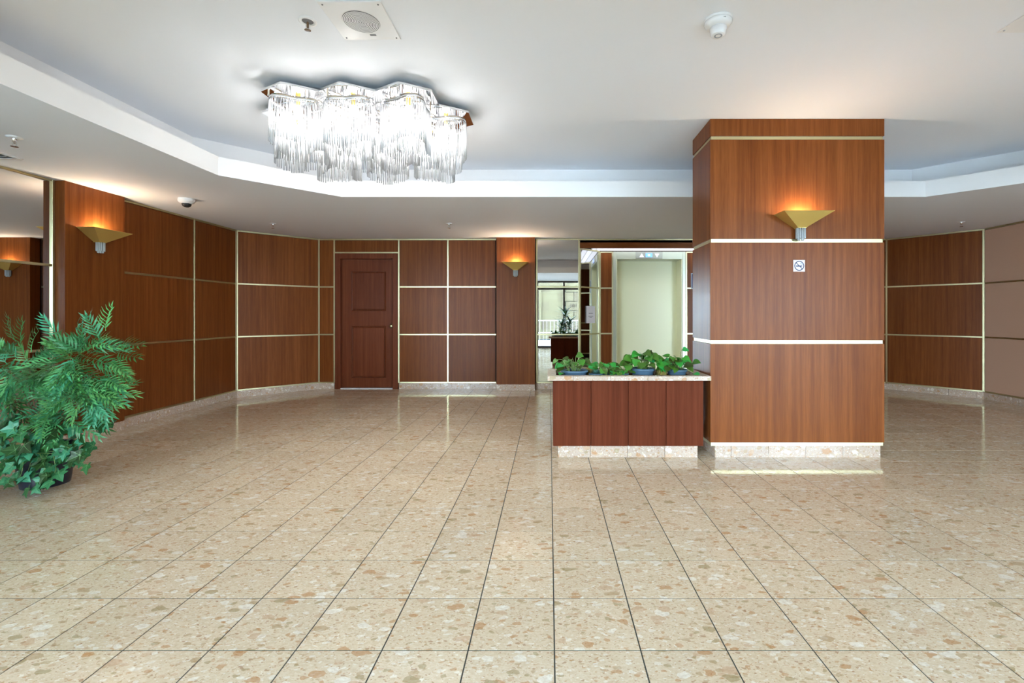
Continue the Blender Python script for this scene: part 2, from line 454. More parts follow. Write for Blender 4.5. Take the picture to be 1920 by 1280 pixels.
# back wall: solid parts left of the niche and right of it, door opening in the left one
DX0, DX1 = -3.435, -2.404
wb = wall('wall_back', LB, (DX0, BY), 'mahogany panelled back wall with brass grid and door')
UB = lambda x: x-LB[0]
box('wall_core', (UB(DX0), 0.02, 2.10), (UB(DX1), 0.14, 2.9), 'wall_dark', wb)
box('wall_core', (UB(DX1), 0.02, 0), (UB(NX0), 0.14, 2.9), 'wall_dark', wb)
panels(wb, 0.012, UB(DX0)-0.012)
for x0, x1 in ((DX1, -1.62), (-1.62, -0.852)):
    panels(wb, UB(x0)+0.012, UB(x1)-0.012)
for x0, x1 in ((LB[0], DX0), (DX1, -1.62), (-1.62, -0.84)):
    for z in (0.105,)+STRIPS: hstrip(wb, UB(x0)+0.012, UB(x1)-0.012, z)
for x0, x1 in ((LB[0], DX0), (DX0, DX1), (DX1, -1.62), (-1.62, -0.84)): hstrip(wb, UB(x0)+0.012, UB(x1)-0.012, 2.388)
panels(wb, UB(DX0)+0.012, UB(DX1)-0.012, zs=(2.19, 2.385)); hstrip(wb, UB(DX0)+0.012, UB(DX1)-0.012, 2.178)
for x in (DX0, DX1, -1.62): vstrip(wb, UB(x))
baseboard('baseboard_back', wb, [(0, UB(DX0)), (UB(DX1), UB(-0.83)), (UB(-0.222), UB(NX0))], 'pale marble skirting along the back wall beside the door', off=0.235)

# door 1
dr = empty('door_1', ((DX0+DX1)/2, BY, 0), 0, 'dark wooden two-panel door with brass knob in the back wall', kind='structure')
w2 = (DX1-DX0)/2-0.012
fw = 0.086
box('door_frame', (-w2, -0.012, 0), (-w2+fw, 0.13, 2.166), 'door_wood', dr, 0.004)
box('door_frame', (w2-fw, -0.012, 0), (w2, 0.13, 2.166), 'door_wood', dr, 0.004)
box('door_frame', (-w2+fw, -0.012, 2.078), (w2-fw, 0.13, 2.166), 'door_wood', dr, 0.004)
box('threshold', (-w2+fw, -0.01, 0), (w2-fw, 0.13, 0.012), 'white_metal', dr, 0.003)
lf = box('door_leaf', (-w2+fw+0.003, 0.055, 0.016), (w2-fw-0.003, 0.095, 2.075), 'door_wood', dr)
def frame_ring(x0, x1, z0, z1, t, y0, y1, mat, parent, name):
    bm = bmesh.new()
    def loop(ix, iz, y): return [bm.verts.new(p) for p in ((x0+ix, y, z0+iz), (x1-ix, y, z0+iz), (x1-ix, y, z1-iz), (x0+ix, y, z1-iz))]
    A = loop(0, 0, y1); B = loop(t*0.35, t*0.35, y0); C = loop(t*0.65, t*0.65, y0+0.002); D = loop(t, t, y1)
    for P, Q in ((A, B), (B, C), (C, D)):
        for i in range(4): bm.faces.new((P[i], P[(i+1) % 4], Q[(i+1) % 4], Q[i]))
    return link(name, finish(bm, name, mat), parent)
dx = lf.location.x; dz = lf.location.z
cxd = (DX0+DX1)/2
for (px0, px1, py0, py1) in ((659.5, 724, 508.5, 583), (659.5, 724, 611, 708)):
    dd = BY+0.055
    X0, X1 = (px0-CX)*dd/F_PX-cxd, (px1-CX)*dd/F_PX-cxd
    Z1, Z0 = H-(py0-CY)*dd/F_PX, H-(py1-CY)*dd/F_PX
    frame_ring(X0-dx, X1-dx, Z0-dz, Z1-dz, 0.032, -0.036, -0.0195, 'door_wood', lf, 'panel_moulding')
    box('door_panel', (X0+0.03-dx, -0.0235, Z0+0.03-dz), (X1-0.03-dx, -0.018, Z1-0.03-dz), 'door_wood', lf, 0.001)
kn = link('knob', lathe_mesh([(0.0, -0.065), (0.018, -0.063), (0.028, -0.05), (0.026, -0.035), (0.013, -0.025), (0.013, -0.008), (0.034, -0.006), (0.034, 0.0)], 16, 'brass'), dr, (w2-fw-0.03, 0.055, 1.005), (-PI/2, 0, 0))

# lift niche: angled mirrors, wood side panels, lift door, fascia, luminous ceiling
nl = (NX0+0.36, NY)
wn_ = wall('wall_niche', (nl[0], NY), (1.115, NY), 'wood panelled back of the lift niche')
EX0, EX1 = 1.115, 2.232
def U2(x): return x-nl[0]
box('wall_core', (U2(EX0), 0.02, 2.24), (U2(EX1), 0.14, 2.9), 'wall_dark', wn_)
box('wall_core', (U2(EX1), 0.02, 0), (U2(NX1-0.36), 0.14, 2.9), 'wall_dark', wn_)
for x0, x1 in ((nl[0], 1.058), (2.29, NX1-0.36)):
    panels(wn_, U2(x0)+0.014, U2(x1)-0.012, zs=(0.114, 0.87, 1.63, 2.235))
    for z in (0.105,)+STRIPS+(2.232,): hstrip(wn_, U2(x0)+0.014, U2(x1)-0.012, z)
    vstrip(wn_, U2(x0)+0.004, z1=2.24); vstrip(wn_, U2(x1), z1=2.24)
baseboard('baseboard_niche', wn_, [(0, U2(1.058)), (U2(2.29), U2(NX1-0.36))], 'pale marble skirting inside the lift niche')
# lift door
ld = empty('door_2', ((EX0+EX1)/2, NY, 0), 0, 'pale yellow-green lift door with indicator plate above', kind='structure')
ew = (EX1-EX0)/2
box('door_frame', (-ew-0.046, -0.015, 0), (-ew+0.006, 0.33, 2.24), 'elevator_frame', ld, 0.003)
box('door_frame', (ew-0.006, -0.015, 0), (ew+0.046, 0.33, 2.24), 'elevator_frame', ld, 0.003)
hd = box('door_header', (-ew+0.006, -0.012, 2.115), (ew-0.006, 0.33, 2.24), 'elevator_frame', ld, 0.003)
box('jamb', (ew-0.020, 0.0, 0), (ew-0.006, 0.33, 2.115), 'elevator_paint', ld)
box('jamb', (-ew+0.006, 0.0, 0), (-ew+0.020, 0.33, 2.115), 'elevator_paint', ld)
box('door_leaf', (-ew+0.006, 0.30, 0.005), (ew-0.006, 0.33, 2.115), 'elevator_paint', ld)
# indicator plate
ip = empty('lift_indicator', (1.668, NY-0.012, 2.178), 0, 'steel indicator plate with blue screen and two arrows above lift door', 'lift indicator')
box('plate', (-0.225, -0.008, -0.058), (0.225, 0, 0.058), 'plate_steel', ip, 0.003)
sc_ = box('screen', (-0.06, -0.014, -0.030), (0.05, -0.008, 0.034), 'screen_blue', ip, 0.003)
def tri(name, x, up, parent):
    bm = bmesh.new(); s = 1 if up else -1
    P = [(-0.04, -0.03*s), (0.04, -0.03*s), (0.0, 0.034*s)]
    a = [bm.verts.new((x+px, -0.012, pz)) for px, pz in P]; b = [bm.verts.new((x+px, -0.007, pz)) for px, pz in P]
    bm.faces.new(a); bm.faces.new(b)
    for i in range(3): bm.faces.new((a[i], a[(i+1) % 3], b[(i+1) % 3], b[i]))
    return link(name, finish(bm, name, 'arrow_white'), parent)
tri('arrow', -0.125, True, ip); tri('arrow', 0.13, False, ip)
link('digit', box_mesh(0.035, 0.002, 0.03, 'digit_white'), ip, (-0.004, -0.0155, 0.002))
# small framed sign on the right panel
sg = empty('wall_sign', (2.425, NY-0.001, 1.75), 0, 'small dark framed sign on the wood panel right of lift door', 'sign')
box('frame', (-0.055, -0.012, -0.13), (0.075, 0, 0.13), 'sign_grey', sg, 0.002)
box('face', (-0.042, -0.014, -0.118), (0.062, -0.011, 0.118), 'ink', sg)
# niche ceiling: luminous egg-crate
nlp = [(NX0, BY), (NX1, BY), (NX1-0.36, NY+0.02), (NX0+0.36, NY+0.02)]
nc = empty('niche_ceiling_light', ((NX0+NX1)/2, (BY+NY)/2, 2.25), 0, 'luminous egg-crate ceiling light over the lift niche', 'ceiling light')
box('light_panel', (-0.95, -0.10, 0.06), (0.95, 0.15, 0.066), 'niche_light', nc)
for i in range(24): box('louvre_blade', (-0.98+i*0.085-0.002, -0.12, 0.008), (-0.98+i*0.085+0.002, 0.17, 0.04), 'white_metal', nc)
for j in range(4): box('louvre_rail', (-0.99, -0.115+j*0.093, 0.006), (0.99, -0.110+j*0.093, 0.042), 'white_metal', nc)
link('trim_1', prism_mesh([(NX0, BY), (NX1, BY), (NX1, NY+0.1), (NX0, NY+0.1)], 2.34, 2.40, 'ceiling_paint')); tag(bpy.data.objects['trim_1'], 'white lid above the lift niche', kind='structure')
fa = link('trim_2', box_mesh(NX1-NX0, 0.03, 0.128, 'fascia_wood', 0.002), None, ((NX0+NX1)/2, BY+0.015, 2.314)); tag(fa, 'mahogany fascia board across the top of the lift niche', kind='structure')
box('brass_strip', (-(NX1-NX0)/2, -0.022, 0.062), ((NX1-NX0)/2, 0.013, 0.084), 'brass', fa, 0.002)

# back wall right of the niche, right diagonal, right wall
wr = wall('wall_back_right', (NX1, BY), RB, 'mahogany panelled back wall behind the column')
Lr = wr['len']; k = 3
for i in range(k):
    panels(wr, Lr*i/k+0.012, Lr*(i+1)/k-0.012); vstrip(wr, Lr*i/k+0.012 if i == 0 else Lr*i/k)
    for z in (0.105,)+STRIPS+(2.388,): hstrip(wr, Lr*i/k+0.012, Lr*(i+1)/k-0.012, z)
baseboard('baseboard_back_right', wr, [(0, Lr)], 'pale marble skirting behind the column')
wrd = wall('wall_right_diagonal', RB, RDIAG, 'angled mahogany wall right of the column')
Lq = wrd['len']
panels(wrd, 0.014, Lq-0.012)
for z in (0.105,)+STRIPS+(2.388,): hstrip(wrd, 0.014, Lq-0.012, z)
vstrip(wrd, 0.004); vstrip(wrd, Lq-0.004)
baseboard('baseboard_right_diagonal', wrd, [(0, Lq)], 'pale marble skirting of the angled wall right of the column', off=0.16)
wri = wall('wall_right', RDIAG, (RX, FRONT_Y), 'right wall with beige fabric panels and brass strips')
Lw = wri['len']; n = 5
for i in range(n):
    a, b = Lw*i/n, Lw*(i+1)/n
    panels(wri, a+0.012, b-0.012, 'beige_fabric', name='fabric_panel', d=0.02)
    for z in (0.105,)+STRIPS+(2.388,): hstrip(wri, a+0.012, b-0.012, z, proud=0.006)
    if i: vstrip(wri, a)
baseboard('baseboard_right', wri, [(0, Lw)], 'pale marble skirting under the beige fabric wall', off=0.2)

# unseen walls added behind the panelling, so that no daylight comes through the joints
for nm, lo, hi in (('wall_light_block_left', (-5.3, FRONT_Y-0.1, -0.1), (-5.2, 9.1, 2.9)), ('wall_light_block_right', (6.9, FRONT_Y-0.1, -0.1), (7.0, 9.1, 2.9)), ('wall_light_block_back', (-5.2, 9.0, -0.1), (6.9, 9.1, 2.9)),
                   ('wall_light_block_front_left', (-5.2, FRONT_Y-0.1, 0.0), (LX-0.02, FRONT_Y, 2.9)), ('wall_light_block_front_right', (RX+0.02, FRONT_Y-0.1, 0.0), (6.9, FRONT_Y, 2.9))):
    tag(box(nm, lo, hi, 'wall_dark'), 'unseen wall added behind the panelling to block daylight', kind='structure')

# pilasters ----------------------------------------------------------
def pilaster(loc, rz, w, d, label):
    p = empty('pilaster', (*loc, 0), rz, label, 'pilaster')
    box('panel', (-w/2, -d, BASE_H), (w/2, 0.0, LOW-0.001), 'mahogany', p, 0.002)
    n = 2
    for i in range(n): box('base_tile', (-w/2+w*i/n+0.001, -d+0.003, 0), (-w/2+w*(i+1)/n-0.001, 0.0, BASE_H), 'base_terrazzo', p, 0.001)
    return p
pilaster((LX+0.0, 4.545), PI/2, 0.60, 0.092, 'mahogany pilaster with sconce between the mirror and the left panels')
pilaster((-0.526, BY), 0, 0.601, 0.150, 'mahogany pilaster with sconce on the back wall beside tall mirror')

# mirrors ------------------------------------------------------------
def mirror(p0, p1, label, ztop=2.39, n=1, zs=(0.114, 0.87, 1.63), ends=(True, True)):
    d = Vector((p1[0]-p0[0], p1[1]-p0[1])); L = d.length
    m = empty('wall_mirror', (*p0, 0), math.atan2(d.y, d.x), label, 'mirror')
    zz = list(zs)+[ztop]
    for i in range(n):
        a, b = L*i/n, L*(i+1)/n
        for za, zb in zip(zz, zz[1:]): box('mirror_pane', (a+0.006, 0.006, za+0.004), (b-0.006, 0.018, zb-0.004), 'mirror', m)
        for z in (0.105,)+tuple(zs[1:])+(ztop+0.004,): hstrip(m, a+0.012, b-0.012, z)
        if i: vstrip(m, a, z1=ztop+0.01)
    if ends[0]: vstrip(m, 0.012, z1=ztop+0.01)
    if ends[1]: vstrip(m, L-0.012, z1=ztop+0.01)
    return m
mirror((LX, FRONT_Y+0.2), (LX, 4.243), 'large wall mirror in brass strips behind the leafy floor plant', n=3)
baseboard('baseboard_mirror', wl, [(0.2, U(4.24))], 'pale marble skirting under the left wall mirror')
mirror((-0.213, BY), (NX0, BY), 'tall wall mirror in brass frame between pilaster and lift niche')
wa = wall('wall_niche_left', (NX0, BY), nl, 'angled left side of the lift niche')
mirror((NX0, BY), nl, 'narrow angled mirror on the left side of the lift niche', ztop=2.24)
baseboard('baseboard_niche_left', wa, [(0, wa['len'])], 'pale marble skirting under the narrow angled mirror')
wz_ = wall('wall_niche_right', (NX1-0.36, NY), (NX1, BY), 'angled right side of the lift niche')
mirror((NX1-0.36, NY), (NX1, BY), 'narrow angled mirror on the right side of the lift niche', ztop=2.24)
baseboard('baseboard_niche_right', wz_, [(0, wz_['len'])], 'pale marble skirting under the hidden angled mirror')
# sheet on the angled mirror, stands in for the reflection of a notice
nt_ = empty('reflected_notice', (NX0+0.36*0.52+0.003, BY+0.36*0.52-0.003, 1.19), PI/4, 'white sheet on the narrow angled mirror in place of a reflected notice', 'notice')
box('sheet', (-0.11, -0.003, -0.14), (0.11, 0.0, 0.14), 'paper', nt_)
for z, a, b in ((0.02, -0.05, 0.05), (-0.03, -0.06, 0.06), (-0.045, -0.03, 0.03)): box('text_line', (a, -0.0036, z-0.003), (b, -0.003, z+0.003), 'ink', nt_)

# column -------------------------------------------------------------
CX0, CX1, CY0, CY1 = 1.331, 2.771, 3.88, 4.36
co = empty('column', ((CX0+CX1)/2, (CY0+CY1)/2, 0), 0, 'wide mahogany clad column with brass bands beside the planter', 'column')
hw, hdp = (CX1-CX0)/2, (CY1-CY0)/2
ins = 0.014
box('core', (-hw+ins+0.006, -hdp+ins+0.006, 0.102), (hw-ins-0.006, hdp-ins-0.006, HIGH), 'wall_dark', co)
box('footing', (-hw+0.06, -hdp+0.041, 0), (hw-0.06, hdp-0.041, 0.102), 'wall_dark', co)
zz = [0.129, 0.96, 1.798, 2.649]; hb = 0.015
tiers = [(0.130, 0.96-hb), (0.96+hb, 1.798-hb), (1.798+hb, 2.649-hb), (2.649+hb, HIGH-0.001)]
for a, b in tiers:
    box('wood_panel', (-hw, -hdp, a), (hw, -hdp+0.019, b), 'mahogany', co, 0.0015)
    box('wood_panel', (-hw, hdp-0.019, a), (hw, hdp, b), 'mahogany', co, 0.0015)
    for s in (-1, 1):
        x0, x1 = (-hw, -hw+0.019) if s < 0 else (hw-0.019, hw)
        box('wood_panel', (x0, -hdp+0.0195, a), (x1, hdp-0.0195, b), 'mahogany', co, 0.0015)
def band(z, t, e, name='brass_band'):
    bm = bmesh.new()
    def lp(i, zz_): return [bm.verts.new(p) for p in ((-hw+i, -hdp+i, zz_), (hw-i, -hdp+i, zz_), (hw-i, hdp-i, zz_), (-hw+i, hdp-i, zz_))]
    A = lp(e, z-t/2); B = lp(e, z+t/2); C = lp(0.025, z-t/2); D = lp(0.025, z+t/2)
    for P, Q in ((A, B), (C, A), (B, D)):
        for i in range(4): bm.faces.new((P[i], P[(i+1) % 4], Q[(i+1) % 4], Q[i]))
    return link(name, finish(bm, name, 'brass'), co)
for z in zz[1:]: band(z, 2*hb-0.002, 0.009)
band(0.1145, 0.026, 0.007)
bz = 0.10
front = [1340, 1370.5, 1440.5, 1510.5, 1580, 1650.5]
xs = [(p-CX)*3.905/F_PX-(CX0+CX1)/2 for p in front]
for a, b in zip(xs, xs[1:]): box('base_tile', (a+0.001, -hdp+0.022, 0), (b-0.001, -hdp+0.04, bz), 'base_terrazzo', co, 0.001)
for s in (-1, 1):
    for i in range(2):
        a = -hdp+0.041+i*(2*hdp-0.063)/2; b = a+(2*hdp-0.063)/2
        x0, x1 = (xs[0], xs[0]+0.018) if s < 0 else (xs[-1]-0.018, xs[-1])
        box('base_tile', (x0, a+0.001, 0), (x1, b-0.001, bz), 'base_terrazzo', co, 0.001)
# no smoking sign
ns = empty('no_smoking_sign', (2.064, CY0, 1.5895), 0, 'small square white no-smoking sign on the column', 'sign')
box('plate', (-0.0475, -0.003, -0.0475), (0.0475, -0.0002, 0.0475), 'paper', ns, 0.0008)
def annulus(r0, r1, y, mat, parent, name, n=40):
    bm = bmesh.new()
    A = [bm.verts.new((r0*math.cos(2*PI*i/n), y, r0*math.sin(2*PI*i/n))) for i in range(n)]
    B = [bm.verts.new((r1*math.cos(2*PI*i/n), y, r1*math.sin(2*PI*i/n))) for i in range(n)]
    for i in range(n): bm.faces.new((A[i], A[(i+1) % n], B[(i+1) % n], B[i]))
    return link(name, finish(bm, name, mat), parent)
annulus(0.0335, 0.041, -0.0036, 'ink', ns, 'ring')
link('slash', box_mesh(0.074, 0.0006, 0.006, 'ink'), ns, (0, -0.0036, 0), (0, PI/4, 0))
link('cigarette', box_mesh(0.050, 0.0006, 0.009, 'ink'), ns, (-0.002, -0.0034, -0.002))
tube('smoke_curl', [(0.022+0.006*math.sin(t*1.1), -0.0034, 0.004+t*0.0045) for t in range(6)], 0.0015, 0.001, 'ink', ns, 4)
tube('smoke_curl', [(0.012+0.006*math.sin(t*1.1+.6), -0.0034, 0.008+t*0.0038) for t in range(6)], 0.0015, 0.001, 'ink', ns, 4)

# sconces ------------------------------------------------------------
def point(name, loc, power, color, r, parent):
    l = bpy.data.lights.new(name, 'POINT'); l.energy = power; l.color = color; l.shadow_soft_size = r
    o = bpy.data.objects.new(name, l); COL.objects.link(o); o.parent = parent; o.location = loc
    return o
rod_s = lathe_mesh([(0.0, -0.085), (0.0055, -0.083), (0.0062, -0.078), (0.0062, 0.0), (0.0, 0.002)], 8, 'crystal')
def sconce(loc, rz, label):
    s = empty('wall_sconce', loc, rz, label, 'wall lamp', 'gold wall sconces')
    W, D, Hh, bw, bd = 0.201, 0.17, 0.112, 0.036, 0.062
    T = [(-W, 0), (-W, -D), (W, -D), (W, 0)]; B = [(-bw, 0), (-bw, -bd), (bw, -bd), (bw, 0)]
    def plate(i, j, name):
        bm = bmesh.new()
        p = [Vector((*T[i], 0)), Vector((*T[j], 0)), Vector((*B[j], -Hh)), Vector((*B[i], -Hh))]
        nrm = (p[1]-p[0]).cross(p[3]-p[0]).normalized()*0.003
        c = Vector((0, -0.05, -0.04))
        if nrm.dot(p[0]-c) > 0: nrm = -nrm
        a = [bm.verts.new(v) for v in p]; b = [bm.verts.new(v+nrm) for v in p]
        bm.faces.new(a); bm.faces.new(b)
        for q in range(4): bm.faces.new((a[q], a[(q+1) % 4], b[(q+1) % 4], b[q]))
        return link(name, finish(bm, name, 'gold_leaf'), s)
    plate(0, 1, 'side_plate'); plate(1, 2, 'front_plate'); plate(2, 3, 'side_plate')
    box('bottom_plate', (-bw, -bd, -Hh-0.004), (bw, 0, -Hh), 'gold_leaf', s)
    for ring, (rr, nn, dz_) in enumerate(((0.030, 12, 0.0), (0.019, 8, -0.017))):
        for i in range(nn):
            t = 2*PI*i/nn
            link('crystal_rod', rod_s, s, (rr*1.12*math.cos(t), -0.036+rr*0.9*math.sin(t), -Hh-0.005+dz_))
    link('bulb', lathe_mesh([(0, -0.03), (0.012, -0.025), (0.014, 0.0), (0.01, 0.02), (0, 0.026)], 10, 'warm_bulb'), s, (0, -0.075, -0.045))
    point('sconce_light', (0, -0.055, -0.035), SCONCE_W, (1.0, 0.84, 0.64), 0.03, s)
    return s
sconce((LX+0.092+0.001, 4.545, 2.0), PI/2, 'gold pyramid wall sconce on the pilaster above the leafy floor plant')
sconce((-0.526, BY-0.151, 1.995), 0, 'gold pyramid wall sconce on the back wall pilaster')
sconce((2.058, CY0-0.001, 2.0095), 0, 'gold pyramid wall sconce on the wide column')

# planter ------------------------------------------------------------
PX0, PX1, PY0, PY1 = -0.015, 1.313, 3.80, 4.33
pt = empty('planter_box', ((PX0+PX1)/2, (PY0+PY1)/2, 0), 0, 'mahogany planter box with marble rim and plinth beside the column', 'planter')
ox, oy = (PX0+PX1)/2, (PY0+PY1)/2
bx0, bx1, by0, by1 = 0.031-ox, 1.264-ox, 3.85-oy, 4.28-oy
box('core', (bx0+0.02, by0+0.02, 0.109), (bx1-0.02, by1-0.02, 0.56), 'wall_dark', pt)
box('footing', (bx0+0.07, 3.927-oy, 0.0), (bx1-0.07, 4.213-oy, 0.109), 'wall_dark', pt)
js = [(p-CX)*3.85/F_PX-ox for p in (1037, 1108, 1178, 1249, 1319)]
for a, b in zip(js, js[1:]): box('front_panel', (a+0.0015, by0, 0.109), (b-0.0015, by0+0.018, 0.65), 'planter_wood', pt, 0.001)
for i in range(4):
    a = bx0+(bx1-bx0)*i/4; b = bx0+(bx1-bx0)*(i+1)/4
    box('back_panel', (a+0.0015, by1-0.018, 0.109), (b-0.0015, by1, 0.65), 'planter_wood', pt, 0.001)
for x0, x1 in ((bx0, bx0+0.018), (bx1-0.018, bx1)): box('side_panel', (x0, by0+0.0185, 0.109), (x1, by1-0.0185, 0.65), 'planter_wood', pt, 0.001)
ks = [(p-CX)*3.905/F_PX-ox for p in (1046, 1107, 1176.5, 1246.5, 1308)]
for a, b in zip(ks, ks[1:]):
    box('plinth_tile', (a+0.001, 3.905-oy, 0), (b-0.001, 3.925-oy, 0.1085), 'base_terrazzo', pt, 0.001)
    box('plinth_tile', (a+0.001, 4.215-oy, 0), (b-0.001, 4.235-oy, 0.1085), 'base_terrazzo', pt, 0.001)
for x0, x1 in ((ks[0], ks[0]+0.02), (ks[-1]-0.02, ks[-1])): box('plinth_tile', (x0, 3.926-oy, 0), (x1, 4.214-oy, 0.1085), 'base_terrazzo', pt, 0.001)
rs = [(p-CX)*3.80/F_PX-ox for p in (1026.5, 1075, 1145, 1215, 1287, 1334)]
rw = 0.072
for a, b in zip(rs, rs[1:]):
    box('rim_tile', (a+0.0008, PY0-oy, 0.651), (b-0.0008, PY0-oy+rw, 0.688), 'base_terrazzo', pt, 0.0015)
    box('rim_tile', (a+0.0008, PY1-oy-rw, 0.651), (b-0.0008, PY1-oy, 0.688), 'base_terrazzo', pt, 0.0015)
for x0, x1 in ((rs[0], rs[0]+rw), (rs[-1]-rw, rs[-1])): box('rim_tile', (x0, PY0-oy+rw+0.001, 0.651), (x1, PY1-oy-rw-0.001, 0.688), 'base_terrazzo', pt, 0.0015)
box('liner', (bx0+0.02, by0+0.02, 0.56), (bx1-0.02, by1-0.02, 0.605), 'soil', pt)
PFLOOR = 0.605

# leaves ---------------------------------------------------------------
def leaf_mesh(outline, mat, fold=0.25, curl=0.0, veins=None):
    # outline: right half (x>=0) from base (y=0) to tip; a leaf lying in XY, base at the origin, folded along Y
    bm = bmesh.new(); n = len(outline)
    ys = [p[1] for p in outline]; L = max(ys)
    z = lambda x, y: -curl*(y/L)**2*L+fold*abs(x)
    mid = [bm.verts.new((0, y, z(0, y))) for x, y in outline]
    for s in (-1, 1):
        e = [bm.verts.new((s*x, y, z(x, y))) if x > 1e-6 else mid[i] for i, (x, y) in enumerate(outline)]
        for i in range(n-1):
            f = []
            for v in (mid[i], e[i], e[i+1], mid[i+1]):
                if v not in f: f.append(v)
            if len(f) >= 3: bm.faces.new(f)
    me = finish(bm, 'leaf', mat, True)
    return me
pothos_out = [(0.0, 0.0), (0.42, 0.02), (0.52, 0.2), (0.5, 0.42), (0.36, 0.68), (0.16, 0.9), (0.0, 1.06)]
pothos_me = [leaf_mesh(pothos_out, 'pothos_green', 0.22, c) for c in (0.1, 0.25, 0.4)]
def ivy_mesh(curl):
    # five-lobed leaf, lighter veins laid on it
    pts = [(0, 0.05), (0.20, -0.10), (0.46, -0.06), (0.40, 0.20), (0.66, 0.46), (0.30, 0.52), (0.24, 0.66), (0.0, 1.0)]
    bm = bmesh.new()
    z = lambda x, y: 0.20*abs(x)-curl*(max(y, 0))**2-0.12*x*x
    C = bm.verts.new((0, 0.28, z(0, 0.28)))
    ring = [bm.verts.new((x, y, z(x, y))) for x, y in pts]
    ringl = [ring[0]]+[bm.verts.new((-x, y, z(x, y))) for x, y in pts[1:-1]]+[ring[-1]]
    for R in (ring, ringl):
        for i in range(len(R)-1): bm.faces.new((C, R[i], R[i+1]))
    nf = len(bm.faces)
    for tx, ty in ((0, 0.9), (0.5, 0.38), (-0.5, 0.38), (0.33, -0.02), (-0.33, -0.02)):
        b0 = Vector((0, 0.1, z(0, 0.1)+0.012)); t = Vector((tx, ty, z(tx, ty)+0.02)); m_ = (b0+t)/2; m_.z = z(m_.x, m_.y)+0.03
        sd = (t-b0).cross(Vector((0, 0, 1))).normalized()*0.014
        a = [bm.verts.new(v) for v in (b0-sd, b0+sd, m_+sd*.8, m_-sd*.8)]; bm.faces.new(a)
        q = [a[3], a[2], bm.verts.new(t)]; bm.faces.new(q)
    faces = bm.faces[:]
    for f in faces[nf:]: f.material_index = 1
    return finish(bm, 'ivy_leaf', ['ivy_green', 'ivy_vein'])
ivy_me = [ivy_mesh(c) for c in (0.05, 0.2, 0.35)]
def sprig_mesh(seed, mat):
    rg = random.Random(seed); bm = bmesh.new()
    L = 1.0; n = 7
    path = lambda t: Vector((0.04*math.sin(3*t+seed), t*L, -0.30*t*t))
    tube_bm(bm, [path(i/5) for i in range(6)], 0.014, 0.006, 4)
    for i in range(n):
        t = 0.14+0.86*i/(n-1)
        for s in (-1, 1):
            if i == n-1 and s > 0: ang = 0.15
            else: ang = 0.95-0.35*t+rg.uniform(-0.12, 0.12)
            ll = (0.58-0.26*t)*rg.uniform(0.85, 1.1)
            p = path(t); d = Vector((s*math.sin(ang), math.cos(ang), rg.uniform(0.05, 0.25)))
            d.normalize(); w = Vector((d.y, -d.x, 0.15)).normalized()*0.040
            m1 = p+d*ll*0.5+Vector((0, 0.03, 0.03)); tip = p+d*ll+Vector((0, 0.09, -0.04))
            a = [bm.verts.new(v) for v in (p-w*.35, p+w*.35, m1+w, m1-w)]; bm.faces.new(a)
            bm.faces.new([a[3], a[2], bm.verts.new(tip)])
    return finish(bm, 'sprig', mat)
sprig_me = [sprig_mesh(i, 'fern_green') for i in range(4)]+[sprig_mesh(i+10, 'fern_pale') for i in range(2)]
def orient(o, loc, d, up, size):
    # local Y along d, local Z near up
    y = Vector(d).normalized(); z = Vector(up)-y*Vector(up).dot(y)
    if z.length < 1e-4: z = Vector((1, 0, 0))-y*y.x
    z.normalize(); x = y.cross(z)
    m = Matrix((x, y, z)).transposed().to_4x4()
    o.matrix_basis = Matrix.Translation(loc) @ m @ Matrix.Diagonal((size, size, size, 1))

def pot_mesh(r0, r1, h, mat, ribs=0):
    prof = [(0.0, 0.0), (r0, 0.0)]
    m_ = 7
    for i in range(1, m_+1):
        t = i/m_; r = r0+(r1-r0)*t
        prof += [(r, h*t*0.82-0.003), (r+0.0025*(1 if ribs else 0), h*t*0.82)]
    prof += [(r1+0.010, h*0.83), (r1+0.013, h*0.86), (r1+0.012, h), (r1+0.002, h), (r1-0.004, h*0.86), (0.0, h*0.84)]
    return lathe_mesh(prof, 28, mat)

def pothos(px, y, top, r, hgt, spread, nleaf, label, seed, pot='pot_blue', leafs=(0.035, 0.055), extra=()):
    rg = random.Random(seed); x = (px-CX)*y/F_PX
    p = empty('potted_pothos', (x, y, PFLOOR), 0, label, 'plant', 'pothos plants in the marble-rimmed planter')
    hh = top-PFLOOR
    link('pot', pot_mesh(r*0.8, r, hh, pot, 1), p)
    link('potting_soil', lathe_mesh([(r-0.004, hh*0.885), (r*0.5, hh*0.92), (0, hh*0.93)], 16, 'soil'), p)
    nleaf = int(nleaf*1.7)
    for i in range(nleaf+len(extra)):
        a = rg.uniform(0, 2*PI); q = rg.uniform(0.15, 1.0)**0.7
        if i >= nleaf: tip = Vector(extra[i-nleaf]); a = math.atan2(tip.y, tip.x)
        else: tip = Vector((spread*q*math.cos(a), min(0.16, spread)*q*math.sin(a), hh+max(0.012, hgt*(1-0.75*q*q)*rg.uniform(0.55, 1.05))))
        b = Vector((r*0.55*math.cos(a)*rg.random(), r*0.55*math.sin(a)*rg.random(), hh*0.9))
        mid = (b+tip)/2+Vector((0, 0, 0.02+0.25*(tip.z-b.z)))
        tube('stem', [b, (b+mid)/2+Vector((0, 0, 0.006)), mid, (mid+tip)/2+Vector((0, 0, 0.004)), tip], 0.0022, 0.0015, 'stem_green', p, 4)
        out = Vector((math.cos(a), math.sin(a), rg.uniform(-0.9, 0.35)))+Vector((rg.uniform(-.5, .5), rg.uniform(-.8, .2), 0))
        o = link('leaf', rg.choice(pothos_me), p)
        orient(o, tip, out, Vector((rg.uniform(-.5, .5), -0.8+rg.uniform(-.3, .3), 0.9)), rg.uniform(*leafs)*1.3)
    return p
